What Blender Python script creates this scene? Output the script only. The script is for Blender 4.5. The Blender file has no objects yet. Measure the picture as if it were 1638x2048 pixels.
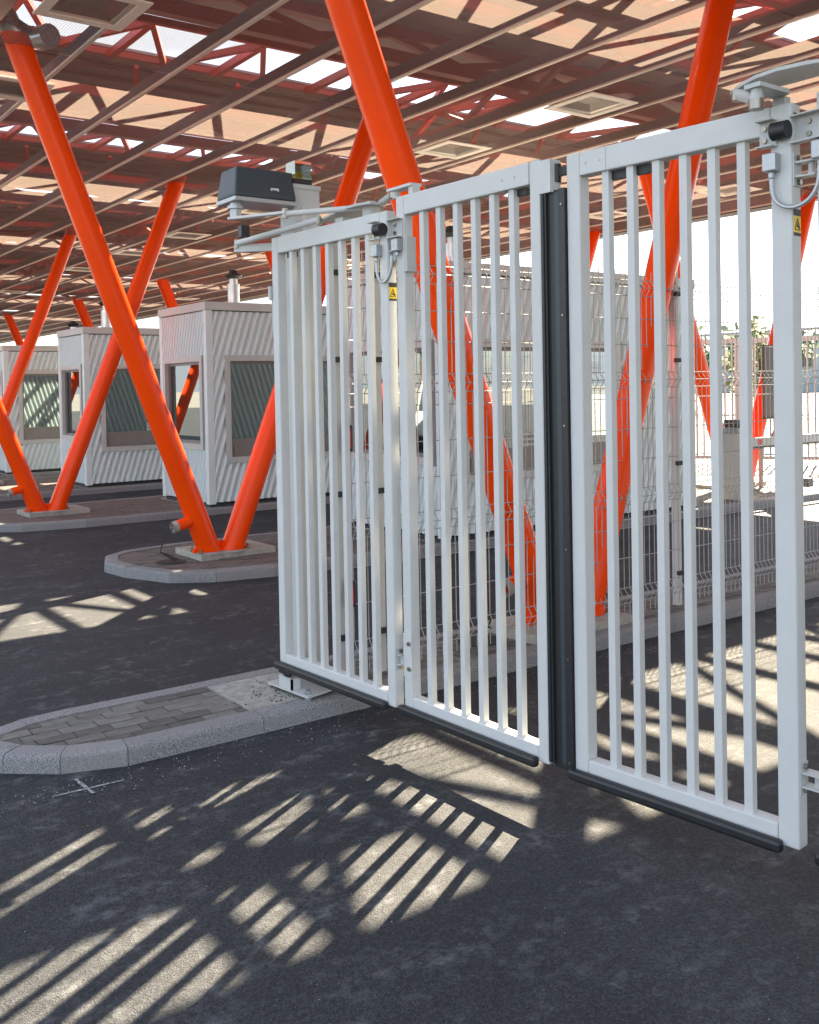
import bpy, bmesh, math, random
from mathutils import Vector, Matrix
random.seed(7)
S = bpy.context.scene
COL = S.collection
rad = math.radians

# ------------------------------------------------------------------ camera
cam_d = bpy.data.cameras.new('camera')
cam = bpy.data.objects.new('camera', cam_d); COL.objects.link(cam)
Rr = (0.80605, -0.59157, -0.01825); Dn = (-0.02564, -0.0041, -0.99966); Fw = (0.5913, 0.80624, -0.01847)
m = Matrix(((Rr[0], -Dn[0], -Fw[0], 0), (Rr[1], -Dn[1], -Fw[1], 0), (Rr[2], -Dn[2], -Fw[2], 1.6), (0, 0, 0, 1)))
cam.matrix_world = m
cam_d.sensor_fit = 'HORIZONTAL'; cam_d.sensor_width = 36
cam_d.lens = 36 * 1998.7 / 1638
cam_d.shift_x = 0.0; cam_d.shift_y = -(1024 - 811.24) / 1638
cam_d.clip_start = 0.05; cam_d.clip_end = 3000
S.camera = cam

# ------------------------------------------------------------------ light and exposure
SUN_AZ = math.atan2(0.491, 0.871); SUN_EL = rad(43.6)
SKY = 0.05; SUN = 5.0; EXPO = 3.86
w = bpy.data.worlds.new('World'); S.world = w; w.use_nodes = True
nt = w.node_tree; nt.nodes.clear()
out = nt.nodes.new('ShaderNodeOutputWorld'); bg = nt.nodes.new('ShaderNodeBackground')
sky = nt.nodes.new('ShaderNodeTexSky'); sky.sky_type = 'NISHITA'; sky.sun_disc = False
sky.sun_elevation = SUN_EL; sky.sun_rotation = math.pi / 2 - SUN_AZ
sky.air_density = 1.0; sky.dust_density = 1.5; sky.ozone_density = 1.0
tc = nt.nodes.new('ShaderNodeTexCoord'); mp = nt.nodes.new('ShaderNodeMapping')
mp.inputs['Scale'].default_value = (1.6, 1.6, 4.2)
nz = nt.nodes.new('ShaderNodeTexNoise'); nz.inputs['Scale'].default_value = 1.7; nz.inputs['Detail'].default_value = 8; nz.inputs['Roughness'].default_value = 0.6
cr = nt.nodes.new('ShaderNodeValToRGB'); cr.color_ramp.elements[0].position = 0.38; cr.color_ramp.elements[1].position = 0.56
mx = nt.nodes.new('ShaderNodeMix'); mx.data_type = 'RGBA'
L = nt.links.new
L(tc.outputs['Generated'], mp.inputs['Vector']); L(mp.outputs[0], nz.inputs['Vector']); L(nz.outputs[0], cr.inputs[0])
L(cr.outputs[0], mx.inputs['Factor']); L(sky.outputs[0], mx.inputs[6]); mx.inputs[7].default_value = (2.35, 2.38, 2.45, 1)
L(mx.outputs[2], bg.inputs['Color']); bg.inputs['Strength'].default_value = SKY; L(bg.outputs[0], out.inputs[0])
sd = bpy.data.lights.new('sun', 'SUN'); sd.energy = SUN; sd.angle = rad(0.53); sd.color = (1.0, 0.84, 0.61)
sun = bpy.data.objects.new('sun', sd); COL.objects.link(sun)
sv = Vector((math.cos(SUN_AZ) * math.cos(SUN_EL), math.sin(SUN_AZ) * math.cos(SUN_EL), math.sin(SUN_EL)))
sun.rotation_euler = sv.to_track_quat('Z', 'Y').to_euler(); sun.location = sv * 60
S.view_settings.view_transform = 'Standard'; S.view_settings.look = 'None'
S.view_settings.exposure = EXPO; S.view_settings.gamma = 1; S.view_settings.use_curve_mapping = False

# ------------------------------------------------------------------ materials
def mat(name, col, rough=0.5, metal=0.0, spec=0.5, noise=0.0, nscale=30, bump=0.0, bscale=200, col2=None, coat=0.0):
    M = bpy.data.materials.new(name); M.use_nodes = True
    n = M.node_tree; P = n.nodes['Principled BSDF']
    P.inputs['Base Color'].default_value = (*col, 1); P.inputs['Roughness'].default_value = rough
    P.inputs['Metallic'].default_value = metal; P.inputs['Specular IOR Level'].default_value = spec
    if coat: P.inputs['Coat Weight'].default_value = coat; P.inputs['Coat Roughness'].default_value = 0.12
    if noise > 0 or bump > 0: t = n.nodes.new('ShaderNodeTexCoord')
    if noise > 0:
        z = n.nodes.new('ShaderNodeTexNoise'); z.inputs['Scale'].default_value = nscale; z.inputs['Detail'].default_value = 6; z.inputs['Roughness'].default_value = 0.65
        r = n.nodes.new('ShaderNodeValToRGB'); c2 = col2 or tuple(c * (1 - noise) for c in col)
        r.color_ramp.elements[0].position = 0.36; r.color_ramp.elements[1].position = 0.64
        r.color_ramp.elements[0].color = (*c2, 1); r.color_ramp.elements[1].color = (*col, 1)
        n.links.new(t.outputs['Object'], z.inputs['Vector']); n.links.new(z.outputs[0], r.inputs[0]); n.links.new(r.outputs[0], P.inputs['Base Color'])
    if bump > 0:
        b = n.nodes.new('ShaderNodeTexNoise'); b.inputs['Scale'].default_value = bscale; b.inputs['Detail'].default_value = 5
        u = n.nodes.new('ShaderNodeBump'); u.inputs['Strength'].default_value = bump; u.inputs['Distance'].default_value = 0.01
        n.links.new(t.outputs['Object'], b.inputs['Vector']); n.links.new(b.outputs[0], u.inputs['Height']); n.links.new(u.outputs[0], P.inputs['Normal'])
    return M

def asphalt():
    M = bpy.data.materials.new('asphalt'); M.use_nodes = True; n = M.node_tree; P = n.nodes['Principled BSDF']; K = n.links.new
    t = n.nodes.new('ShaderNodeTexCoord')
    def N(s, d=5, r=0.6, sc=None):
        z = n.nodes.new('ShaderNodeTexNoise'); z.inputs['Scale'].default_value = s; z.inputs['Detail'].default_value = d; z.inputs['Roughness'].default_value = r
        if sc:
            q = n.nodes.new('ShaderNodeMapping'); q.inputs['Scale'].default_value = sc; K(t.outputs['Object'], q.inputs[0]); K(q.outputs[0], z.inputs['Vector'])
        else: K(t.outputs['Object'], z.inputs['Vector'])
        return z
    def ramp(src, a, b, ca, cb):
        r = n.nodes.new('ShaderNodeValToRGB'); r.color_ramp.elements[0].position = a; r.color_ramp.elements[1].position = b
        r.color_ramp.elements[0].color = ca; r.color_ramp.elements[1].color = cb; K(src, r.inputs[0]); return r
    def mix(f, a, b, mode='MIX'):
        q = n.nodes.new('ShaderNodeMix'); q.data_type = 'RGBA'; q.blend_type = mode
        if isinstance(f, float): q.inputs[0].default_value = f
        else: K(f, q.inputs[0])
        for i, v in ((6, a), (7, b)):
            if isinstance(v, tuple): q.inputs[i].default_value = v
            else: K(v, q.inputs[i])
        return q.outputs[2]
    base = ramp(N(1.1, 6).outputs[0], 0.3, 0.7, (0.010, 0.013, 0.018, 1), (0.024, 0.028, 0.034, 1))
    grain = ramp(N(60, 8, 0.85).outputs[0], 0.38, 0.62, (0.3, 0.3, 0.31, 1), (1.8, 1.76, 1.72, 1))
    c = mix(1.0, base.outputs[0], grain.outputs[0], 'MULTIPLY')
    vs = n.nodes.new('ShaderNodeTexVoronoi'); vs.inputs['Scale'].default_value = 190; K(t.outputs['Object'], vs.inputs['Vector'])
    vsc = n.nodes.new('ShaderNodeSeparateColor'); K(vs.outputs['Color'], vsc.inputs[0])
    stone = ramp(vsc.outputs[1], 0.1, 0.95, (0.45, 0.45, 0.46, 1), (1.75, 1.72, 1.68, 1))
    c = mix(1.0, c, stone.outputs[0], 'MULTIPLY')
    v = n.nodes.new('ShaderNodeTexVoronoi'); v.inputs['Scale'].default_value = 115; K(t.outputs['Object'], v.inputs['Vector'])
    sp = ramp(v.outputs['Distance'], 0.07, 0.16, (1, 1, 1, 1), (0, 0, 0, 1))
    vr = n.nodes.new('ShaderNodeSeparateColor'); K(v.outputs['Color'], vr.inputs[0])
    pick = n.nodes.new('ShaderNodeMath'); pick.operation = 'GREATER_THAN'; pick.inputs[1].default_value = 0.9; K(vr.outputs[0], pick.inputs[0])
    am = n.nodes.new('ShaderNodeMath'); am.operation = 'MULTIPLY'; K(sp.outputs[0], am.inputs[0]); K(pick.outputs[0], am.inputs[1])
    c = mix(am.outputs[0], c, (0.22, 0.21, 0.2, 1))
    # dried pale smears and scuffs
    s1 = ramp(N(2.2, 9, 0.72, (1, 2.2, 1)).outputs[0], 0.47, 0.64, (0, 0, 0, 1), (1, 1, 1, 1))
    s2 = ramp(N(14, 6, 0.7).outputs[0], 0.47, 0.66, (0, 0, 0, 1), (0.75, 0.75, 0.75, 1))
    sm = n.nodes.new('ShaderNodeMath'); sm.operation = 'MULTIPLY'; K(s1.outputs[0], sm.inputs[0]); K(s2.outputs[0], sm.inputs[1])
    c = mix(sm.outputs[0], c, (0.17, 0.18, 0.19, 1))
    K(c, P.inputs['Base Color']); P.inputs['Roughness'].default_value = 0.74; P.inputs['Specular IOR Level'].default_value = 0.4
    h = n.nodes.new('ShaderNodeTexVoronoi'); h.inputs['Scale'].default_value = 190; K(t.outputs['Object'], h.inputs['Vector'])
    hn = N(120, 6, 0.85); ad = n.nodes.new('ShaderNodeMath'); K(h.outputs['Distance'], ad.inputs[0]); K(hn.outputs[0], ad.inputs[1])
    u = n.nodes.new('ShaderNodeBump'); u.inputs['Strength'].default_value = 0.75; u.inputs['Distance'].default_value = 0.004
    K(ad.outputs[0], u.inputs['Height']); K(u.outputs[0], P.inputs['Normal'])
    return M

def soffit_mat():
    # perforated sheet: about half open, the metal itself thin enough to glow where the sun hits it from above
    M = bpy.data.materials.new('perforated_sheet'); M.use_nodes = True; n = M.node_tree; n.nodes.clear(); K = n.links.new
    o = n.nodes.new('ShaderNodeOutputMaterial'); mixs = n.nodes.new('ShaderNodeMixShader'); tr = n.nodes.new('ShaderNodeBsdfTransparent')
    tr.inputs[0].default_value = (1, 1, 1, 1)
    df = n.nodes.new('ShaderNodeBsdfDiffuse'); df.inputs[0].default_value = (0.20, 0.142, 0.128, 1)
    tl = n.nodes.new('ShaderNodeBsdfTranslucent'); tl.inputs[0].default_value = (0.088, 0.072, 0.064, 1)
    ad = n.nodes.new('ShaderNodeAddShader'); K(df.outputs[0], ad.inputs[0]); K(tl.outputs[0], ad.inputs[1])
    t = n.nodes.new('ShaderNodeTexCoord'); wv = n.nodes.new('ShaderNodeTexWave'); wv.wave_type = 'BANDS'; wv.bands_direction = 'X'; wv.inputs['Scale'].default_value = 14
    K(t.outputs['Object'], wv.inputs['Vector'])
    mr = n.nodes.new('ShaderNodeMapRange'); mr.inputs['To Min'].default_value = 0.42; mr.inputs['To Max'].default_value = 0.60
    K(wv.outputs['Fac'], mr.inputs[0]); K(mr.outputs[0], mixs.inputs[0]); K(tr.outputs[0], mixs.inputs[1]); K(ad.outputs[0], mixs.inputs[2]); K(mixs.outputs[0], o.inputs[0])
    return M

def glass_mat(name, tint=(0.55, 0.6, 0.6), refl=0.5):
    M = bpy.data.materials.new(name); M.use_nodes = True; n = M.node_tree; n.nodes.clear(); K = n.links.new
    o = n.nodes.new('ShaderNodeOutputMaterial'); mixs = n.nodes.new('ShaderNodeMixShader')
    g = n.nodes.new('ShaderNodeBsdfGlossy'); g.inputs['Roughness'].default_value = 0.015; g.inputs[0].default_value = (*tint, 1)
    tr = n.nodes.new('ShaderNodeBsdfTransparent'); tr.inputs[0].default_value = (0.45, 0.5, 0.5, 1)
    mixs.inputs[0].default_value = refl; K(tr.outputs[0], mixs.inputs[1]); K(g.outputs[0], mixs.inputs[2]); K(mixs.outputs[0], o.inputs[0])
    return M

def granite(name, a, b, sc=260):
    M = mat(name, a, 0.8, noise=0.5, nscale=sc, col2=b, bump=0.35, bscale=300); return M

M_ASPH = asphalt()
M_SOF = soffit_mat()
M_GLASS = glass_mat('window_glass')
M_LENS = glass_mat('beacon_glass', (0.9, 0.95, 0.85), 0.35)
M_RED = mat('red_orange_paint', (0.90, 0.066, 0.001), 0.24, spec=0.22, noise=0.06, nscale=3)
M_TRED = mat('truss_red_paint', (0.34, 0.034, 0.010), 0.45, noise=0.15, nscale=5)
M_WIRE = mat('wire_grey_coat', (0.37, 0.38, 0.375), 0.45, spec=0.35)
M_WHITE = mat('white_powder_coat', (0.56, 0.57, 0.555), 0.5, spec=0.3, noise=0.05, nscale=9, bump=0.05, bscale=500)
M_WHITE2 = mat('light_grey_powder_coat', (0.47, 0.485, 0.475), 0.45, spec=0.35, noise=0.06, nscale=12)
M_CLAD = mat('white_corrugated_cladding', (0.66, 0.76, 0.77), 0.42, noise=0.05, nscale=3)
M_TRIM = mat('warm_grey_trim', (0.50, 0.52, 0.51), 0.45, noise=0.06, nscale=5)
M_FRAME = mat('grey_brown_window_frame', (0.22, 0.205, 0.19), 0.4, noise=0.1, nscale=8)
M_DARK = mat('dark_interior', (0.03, 0.035, 0.035), 0.8)
M_RUB = mat('black_rubber', (0.018, 0.02, 0.022), 0.45, noise=0.35, nscale=40, bump=0.1)
M_CHAR = mat('charcoal_plastic', (0.035, 0.05, 0.06), 0.45, noise=0.15, nscale=20)
M_ALU = mat('cast_aluminium', (0.42, 0.44, 0.45), 0.4, metal=0.6, noise=0.1, nscale=30)
M_STEEL = mat('galvanised_steel', (0.55, 0.57, 0.58), 0.3, metal=0.9, noise=0.2, nscale=14)
M_BOLT = mat('bolt_steel', (0.3, 0.27, 0.22), 0.3, metal=0.9)
M_KERB = granite('granite_kerb', (0.34, 0.34, 0.34), (0.07, 0.072, 0.08), 190)
M_KERB2 = granite('granite_kerb_pale', (0.33, 0.325, 0.32), (0.12, 0.12, 0.125))
M_PAV = [mat('grey_paving_block', (0.155, 0.148, 0.135), 0.88, noise=0.3, nscale=18, bump=0.2), mat('grey_paving_block_dark', (0.115, 0.108, 0.098), 0.88, noise=0.35, nscale=18, bump=0.2), mat('grey_paving_block_pale', (0.185, 0.18, 0.165), 0.88, noise=0.3, nscale=14, bump=0.2)]
M_PAVR = mat('brownish_paving_block', (0.17, 0.135, 0.12), 0.88, noise=0.3, nscale=16, bump=0.2)
M_BED = mat('joint_sand', (0.045, 0.04, 0.035), 0.95, noise=0.4, nscale=60)
M_CONC = mat('rough_concrete', (0.36, 0.355, 0.33), 0.9, noise=0.35, nscale=22, bump=0.5, bscale=90)
M_SLAB = mat('column_pad_concrete', (0.40, 0.38, 0.33), 0.9, noise=0.3, nscale=14, bump=0.2)
M_DECK = mat('roof_deck_underside', (0.30, 0.24, 0.22), 0.7, noise=0.18, nscale=1.5)
M_JOIST = mat('soffit_joist_paint', (0.10, 0.08, 0.075), 0.6, noise=0.2, nscale=4)
M_SEAM = mat('soffit_seam_aluminium', (0.62, 0.55, 0.46), 0.45, metal=0.2, noise=0.12, nscale=4)
M_CHALK = mat('white_spray_paint', (0.42, 0.44, 0.46), 0.9, noise=0.6, nscale=55, col2=(0.12, 0.125, 0.13))
M_YEL = mat('yellow_sticker', (0.75, 0.52, 0.01), 0.5)
M_BLACK = mat('black_print', (0.02, 0.02, 0.02), 0.6)
M_PAPER = mat('white_paper', (0.6, 0.62, 0.6), 0.8)
M_PRINT = mat('grey_print', (0.25, 0.27, 0.27), 0.8)
M_REDP = mat('red_reflector', (0.6, 0.01, 0.02), 0.4)
M_BEIGE = mat('beige_painted_steel', (0.55, 0.545, 0.52), 0.5)
M_SIGN = mat('brown_sign_back', (0.09, 0.075, 0.062), 0.55, noise=0.15, nscale=10)
M_BARK = mat('bark', (0.10, 0.07, 0.045), 0.9, noise=0.4, nscale=20)
M_LEAF = [mat('leaf_green', (0.14, 0.22, 0.07), 0.6), mat('leaf_yellow_green', (0.14, 0.15, 0.02), 0.6), mat('leaf_dark_green', (0.035, 0.075, 0.02), 0.6)]
M_TERR = mat('dry_ground', (0.17, 0.165, 0.155), 0.95, noise=0.3, nscale=0.3)
M_BLD = mat('pale_render', (0.5, 0.5, 0.49), 0.8, noise=0.08, nscale=0.5)
M_BLDB = mat('blue_grey_panel', (0.25, 0.31, 0.34), 0.7)
M_CAR = mat('silver_car_paint', (0.45, 0.47, 0.49), 0.25, metal=0.5)
M_CARW = mat('white_van_paint', (0.72, 0.73, 0.74), 0.3)
M_CARG = mat('dark_car_glass', (0.02, 0.03, 0.035), 0.08)
M_TYRE = mat('tyre', (0.02, 0.02, 0.02), 0.8)
M_LAMPR = mat('lamp_reflector', (0.8, 0.78, 0.7), 0.25, metal=0.5)
M_LAMPF = mat('lamp_frame', (0.85, 0.78, 0.68), 0.5)

# ------------------------------------------------------------------ mesh helpers
class MB:
    def __init__(s): s.v = []; s.f = []
    def add(s, vs, fs):
        o = len(s.v); s.v += [tuple(x) for x in vs]; s.f += [tuple(i + o for i in f) for f in fs]; return s
    def box(s, x0, x1, y0, y1, z0, z1):
        v = [(x0, y0, z0), (x1, y0, z0), (x1, y1, z0), (x0, y1, z0), (x0, y0, z1), (x1, y0, z1), (x1, y1, z1), (x0, y1, z1)]
        return s.add(v, [(0, 3, 2, 1), (4, 5, 6, 7), (0, 1, 5, 4), (1, 2, 6, 5), (2, 3, 7, 6), (3, 0, 4, 7)])
    def bar(s, a, b, w, h, up=(0, 0, 1)):
        a = Vector(a); b = Vector(b); d = (b - a).normalized(); up = Vector(up)
        if abs(d.dot(up)) > 0.98: up = Vector((1, 0, 0))
        x = d.cross(up).normalized(); y = x.cross(d).normalized()
        v = []
        for p in (a, b):
            for sx, sy in ((-1, -1), (1, -1), (1, 1), (-1, 1)): v.append(p + x * (sx * w / 2) + y * (sy * h / 2))
        return s.add(v, [(0, 1, 2, 3), (7, 6, 5, 4), (0, 4, 5, 1), (1, 5, 6, 2), (2, 6, 7, 3), (3, 7, 4, 0)])
    def cyl(s, a, b, r0, r1=None, n=16, cap=True):
        r1 = r0 if r1 is None else r1
        a = Vector(a); b = Vector(b); d = (b - a).normalized(); up = Vector((0, 0, 1)) if abs(d.z) < 0.9 else Vector((1, 0, 0))
        x = d.cross(up).normalized(); y = d.cross(x)
        v = []
        for p, r in ((a, r0), (b, r1)):
            for i in range(n):
                t = 2 * math.pi * i / n; v.append(p + x * (r * math.cos(t)) + y * (r * math.sin(t)))
        f = [(i, (i + 1) % n, n + (i + 1) % n, n + i) for i in range(n)]
        if cap: f += [tuple(range(n - 1, -1, -1)), tuple(range(n, 2 * n))]
        return s.add(v, f)
    def tube(s, pts, r, n=8):
        P = [Vector(p) for p in pts]; v = []; f = []
        ref = Vector((0, 0, 1))
        d0 = (P[1] - P[0]).normalized()
        if abs(d0.dot(ref)) > 0.9: ref = Vector((0, 1, 0)) if abs(d0.y) < 0.9 else Vector((1, 0, 0))
        for i, p in enumerate(P):
            d = (P[min(i + 1, len(P) - 1)] - P[max(i - 1, 0)]).normalized()
            x = d.cross(ref)
            if x.length < 1e-3: x = d.cross(Vector((1, 0.3, 0.2)))
            x.normalize(); y = d.cross(x); ref = x.cross(d) if False else ref
            for k in range(n):
                t = 2 * math.pi * k / n + math.pi / n; v.append(p + x * (r * math.cos(t)) + y * (r * math.sin(t)))
        for i in range(len(P) - 1):
            for k in range(n): f.append((i * n + k, i * n + (k + 1) % n, (i + 1) * n + (k + 1) % n, (i + 1) * n + k))
        f += [tuple(range(n - 1, -1, -1)), tuple(range((len(P) - 1) * n, len(P) * n))]
        return s.add(v, f)
    def prism(s, poly, z0, z1):
        n = len(poly); v = [(p[0], p[1], z0) for p in poly] + [(p[0], p[1], z1) for p in poly]
        return s.add(v, [tuple(range(n - 1, -1, -1)), tuple(range(n, 2 * n))] + [(i, (i + 1) % n, n + (i + 1) % n, n + i) for i in range(n)])
    def mesh(s, name, smooth=False):
        me = bpy.data.meshes.new(name); me.from_pydata([tuple(v) for v in s.v], [], s.f); me.validate(); me.update()
        bm = bmesh.new(); bm.from_mesh(me); bmesh.ops.recalc_face_normals(bm, faces=bm.faces); bm.to_mesh(me); bm.free()
        if smooth:
            try: me.shade_smooth(); me.set_sharp_from_angle(angle=rad(35))
            except Exception: pass
        return me

def obj(name, mb, m, parent=None, smooth=False, bevel=0.0, **kw):
    me = mb.mesh(name, smooth) if isinstance(mb, MB) else mb
    if m is not None and not me.materials: me.materials.append(m)
    o = bpy.data.objects.new(name, me); COL.objects.link(o)
    if parent is not None: o.parent = parent
    if bevel > 0:
        b = o.modifiers.new('bevel', 'BEVEL'); b.width = bevel; b.segments = 2; b.limit_method = 'ANGLE'; b.angle_limit = rad(40); b.harden_normals = False
    for k, v in kw.items(): o[k] = v
    return o
def thing(name, label, cat, loc=(0, 0, 0), rz=0, group=None):
    o = bpy.data.objects.new(name, None); COL.objects.link(o); o.empty_display_size = 0.2
    o.location = loc; o.rotation_euler = (0, 0, rz); o['label'] = label; o['category'] = cat
    if group: o['group'] = group
    return o
def struct(name, mb, m, **kw): return obj(name, mb, m, None, kind='structure', **kw)
def copy_tree(o, parent=None):
    c = o.copy(); COL.objects.link(c); c.parent = parent
    for ch in list(o.children): copy_tree(ch, c)
    return c
def clip(poly, clipper):
    def inside(p, a, b): return (b[0] - a[0]) * (p[1] - a[1]) - (b[1] - a[1]) * (p[0] - a[0]) >= -1e-9
    def inter(p, q, a, b):
        dx, dy = q[0] - p[0], q[1] - p[1]; ex, ey = b[0] - a[0], b[1] - a[1]
        t = ((a[0] - p[0]) * ey - (a[1] - p[1]) * ex) / (dx * ey - dy * ex); return (p[0] + dx * t, p[1] + dy * t)
    outp = poly
    for i in range(len(clipper)):
        a, b = clipper[i], clipper[(i + 1) % len(clipper)]; inp = outp; outp = []
        for j in range(len(inp)):
            p, q = inp[j - 1], inp[j]
            if inside(q, a, b):
                if not inside(p, a, b): outp.append(inter(p, q, a, b))
                outp.append(q)
            elif inside(p, a, b): outp.append(inter(p, q, a, b))
        if not outp: return []
    return outp
def area(p): return abs(sum(p[i - 1][0] * p[i][1] - p[i][0] * p[i - 1][1] for i in range(len(p)))) / 2

# ------------------------------------------------------------------ setting: ground and road
KH = 0.08
struct('ground', MB().add([(-900, -900, -0.02), (1500, -900, -0.02), (1500, 1500, -0.02), (-900, 1500, -0.02)], [(0, 1, 2, 3)]), M_TERR)
struct('road', MB().add([(-45, -45, 0), (75, -45, 0), (75, 90, 0), (-45, 90, 0)], [(0, 1, 2, 3)]), M_ASPH)

# sprayed survey cross beside the kerb
cb = MB()
def stroke(a, b, wd, z, seed):
    rnd = random.Random(seed); a = Vector(a); b = Vector(b); d = (b - a); nrm = Vector((-d.y, d.x)).normalized(); n = 16; up = []; dn = []
    for i in range(n + 1):
        p = a + d * (i / n); e = wd * (0.6 + 0.6 * rnd.random()) * (0.55 + 0.45 * math.sin(math.pi * min(1, max(0.12, i / n))))
        up.append((p.x + nrm.x * e, p.y + nrm.y * e, z)); dn.append((p.x - nrm.x * e, p.y - nrm.y * e, z))
    cb.add(up + dn, [(i, i + 1, n + 2 + i, n + 1 + i) for i in range(n)])
stroke((1.16, 4.025), (1.45, 4.01), 0.008, 0.004, 1); stroke((1.29, 4.14), (1.30, 3.95), 0.009, 0.006, 2)
struct('road_marking', cb, M_CHALK, label='small white sprayed cross on the asphalt by the kerb')

# ------------------------------------------------------------------ traffic islands
def island(name, near, far, kh, pave_mats, x_end, indiv, gap=None, kerb_mat=M_KERB, label=None, first=0.55):
    """near: points of the near side from the far right end to the nose; far: from nose to the right end"""
    root = bpy.data.objects.new('pavement', None); COL.objects.link(root); root['kind'] = 'structure'
    if label: root['label'] = label
    path = [Vector(p) for p in ([near[0]] + near[1:] + far)]
    # cut long runs into stones
    segs = []
    for a, b in zip(path[:-1], path[1:]):
        Ls = (b - a).length
        if Ls > 1.3:
            k = round(Ls / 1.0); pts = [a + (b - a) * (i / k) for i in range(k + 1)]
        else: pts = [a, b]
        segs += list(zip(pts[:-1], pts[1:]))
    pts = [s[0] for s in segs] + [segs[-1][1]]
    nrm = []
    for i, p in enumerate(pts):
        d0 = (pts[i] - pts[i - 1]).normalized() if i else (pts[1] - pts[0]).normalized()
        d1 = (pts[i + 1] - pts[i]).normalized() if i < len(pts) - 1 else d0
        d = (d0 + d1).normalized(); nn = Vector((d.y, -d.x)); c = nn.dot(Vector((d0.y, -d0.x)))
        nrm.append(nn / max(0.5, c))   # points inwards (path runs clockwise seen from above)
    inner = []; KW = 0.12
    for i in range(len(pts) - 1):
        a, b = pts[i], pts[i + 1]; na, nb = nrm[i], nrm[i + 1]; g = (b - a).normalized() * 0.0016
        hh = kh + random.uniform(-0.002, 0.003); vs = []
        for p, q in ((a + g, na), (b - g, nb)):
            for off, z in ((0, -0.03), (0.003, hh - 0.024), (0.007, hh - 0.012), (0.015, hh - 0.004), (0.028, hh), (KW, hh), (KW, -0.03)):
                vs.append((p.x + q.x * off, p.y + q.y * off, z))
        n = 7
        fs = [(j, j + 1, n + j + 1, n + j) for j in range(n - 1)] + [tuple(range(n - 1, -1, -1)), tuple(range(n, 2 * n))]
        obj('kerb_stone', MB().add(vs, fs), kerb_mat if random.random() < 0.75 else M_KERB2, root, smooth=True)
        inner.append((a.x + na.x * KW, a.y + na.y * KW))
    inner.append((pts[-1].x + nrm[-1].x * KW, pts[-1].y + nrm[-1].y * KW))
    poly = inner[::-1]   # counter-clockwise
    if sum(poly[i - 1][0] * poly[i][1] - poly[i][0] * poly[i - 1][1] for i in range(len(poly))) < 0: poly = poly[::-1]
    obj('bedding', MB().prism(poly, -0.03, kh - 0.016), M_BED, root)
    xs = [p[0] for p in poly]; ys = [p[1] for p in poly]
    blocks = []; row = 0; y = min(ys); BL, BWd = 0.168, 0.0832
    while y < max(ys):
        x = min(xs) - (BL / 2 if row % 2 else 0.0) - 0.02 * (row % 3)
        while x < max(xs):
            r = [(x + .003, y + .003), (x + BL - .003, y + .003), (x + BL - .003, y + BWd - .003), (x + .003, y + BWd - .003)]
            cx, cy = x + BL / 2, y + BWd / 2
            if not (gap and gap[0] < x and x + BL < gap[1]):
                c = clip(r, poly)
                if gap and x < gap[0] < x + BL: c = clip([(x, y), (gap[0], y), (gap[0], y + BWd), (x, y + BWd)], c) if len(c) > 2 else c
                elif gap and x < gap[1] < x + BL: c = clip([(gap[1], y), (x + BL, y), (x + BL, y + BWd), (gap[1], y + BWd)], c) if len(c) > 2 else c
                if len(c) > 2 and area(c) > 0.0012: blocks.append((math.hypot(cx, cy), c))
            x += BL
        y += BWd; row += 1
    blocks.sort(key=lambda b: b[0]); rest = MB()
    shared = {}
    for i, (d, c) in enumerate(blocks):
        dz = random.uniform(-0.004, 0.001)
        if i < indiv:
            if len(c) == 4 and area(c) > (BL - .006) * (BWd - .006) * .999:
                mt = random.choice(pave_mats); k = mt.name
                if k not in shared: shared[k] = (MB().prism([(-BL / 2 + .003, -BWd / 2 + .003), (BL / 2 - .003, -BWd / 2 + .003), (BL / 2 - .003, BWd / 2 - .003), (-BL / 2 + .003, BWd / 2 - .003)], -0.02, 0)).mesh('paving_block'); shared[k].materials.append(mt)
                o = obj('paving_block', shared[k], None, root); o.location = (sum(p[0] for p in c) / 4, sum(p[1] for p in c) / 4, kh - 0.004 + dz); o.rotation_euler = (random.uniform(-.008, .008), random.uniform(-.004, .004), random.uniform(-.006, .006))
            else: obj('paving_block', MB().prism(c, kh - 0.025, kh - 0.004 + dz), random.choice(pave_mats), root)
        else: rest.prism(c, kh - 0.02, kh - 0.004 + dz)
    if rest.v: obj('distant_paving_blocks', rest, pave_mats[0], root, kind='stuff')
    return root, poly

def clipy(poly, x0, x1):
    return clip([(x0, -50), (x1, -50), (x1, 80), (x0, 80)], poly)

i1, p1 = island('front', [(14.0, 4.15), (2.17, 4.15), (1.52, 4.155), (1.26, 4.247), (1.07, 4.41), (0.97, 4.6)], [(1.04, 4.77), (1.24, 4.86), (1.5, 4.885), (2.1, 4.88), (14.0, 4.87)], KH, M_PAV, 14, 290, gap=(2.16, 2.86), label='narrow front traffic island of grey blocks with granite kerb')
obj('concrete_infill', MB().prism(clipy(p1, 2.164, 2.856), 0.0, KH - 0.002), M_CONC, i1)
i2, p2 = island('second', [(14.0, 7.52), (4.6, 7.52), (4.1, 7.57), (3.6, 7.68), (3.28, 7.9), (3.08, 8.4)], [(3.04, 8.8), (3.17, 9.15), (3.4, 9.33), (3.9, 9.42), (14.0, 9.42)], KH + 0.01, M_PAV[:2] + [M_PAVR], 14, 290, label='rounded traffic island carrying the second red column pair')
i3, p3 = island('third', [(14.0, 11.8), (3.9, 11.86), (3.2, 12.0), (2.85, 12.3), (2.72, 12.8)], [(2.85, 13.5), (3.2, 13.8), (3.9, 13.9), (14.0, 13.9)], KH + 0.01, [M_PAVR], 14, 0, label='traffic island carrying the third red column pair and a booth')
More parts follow.
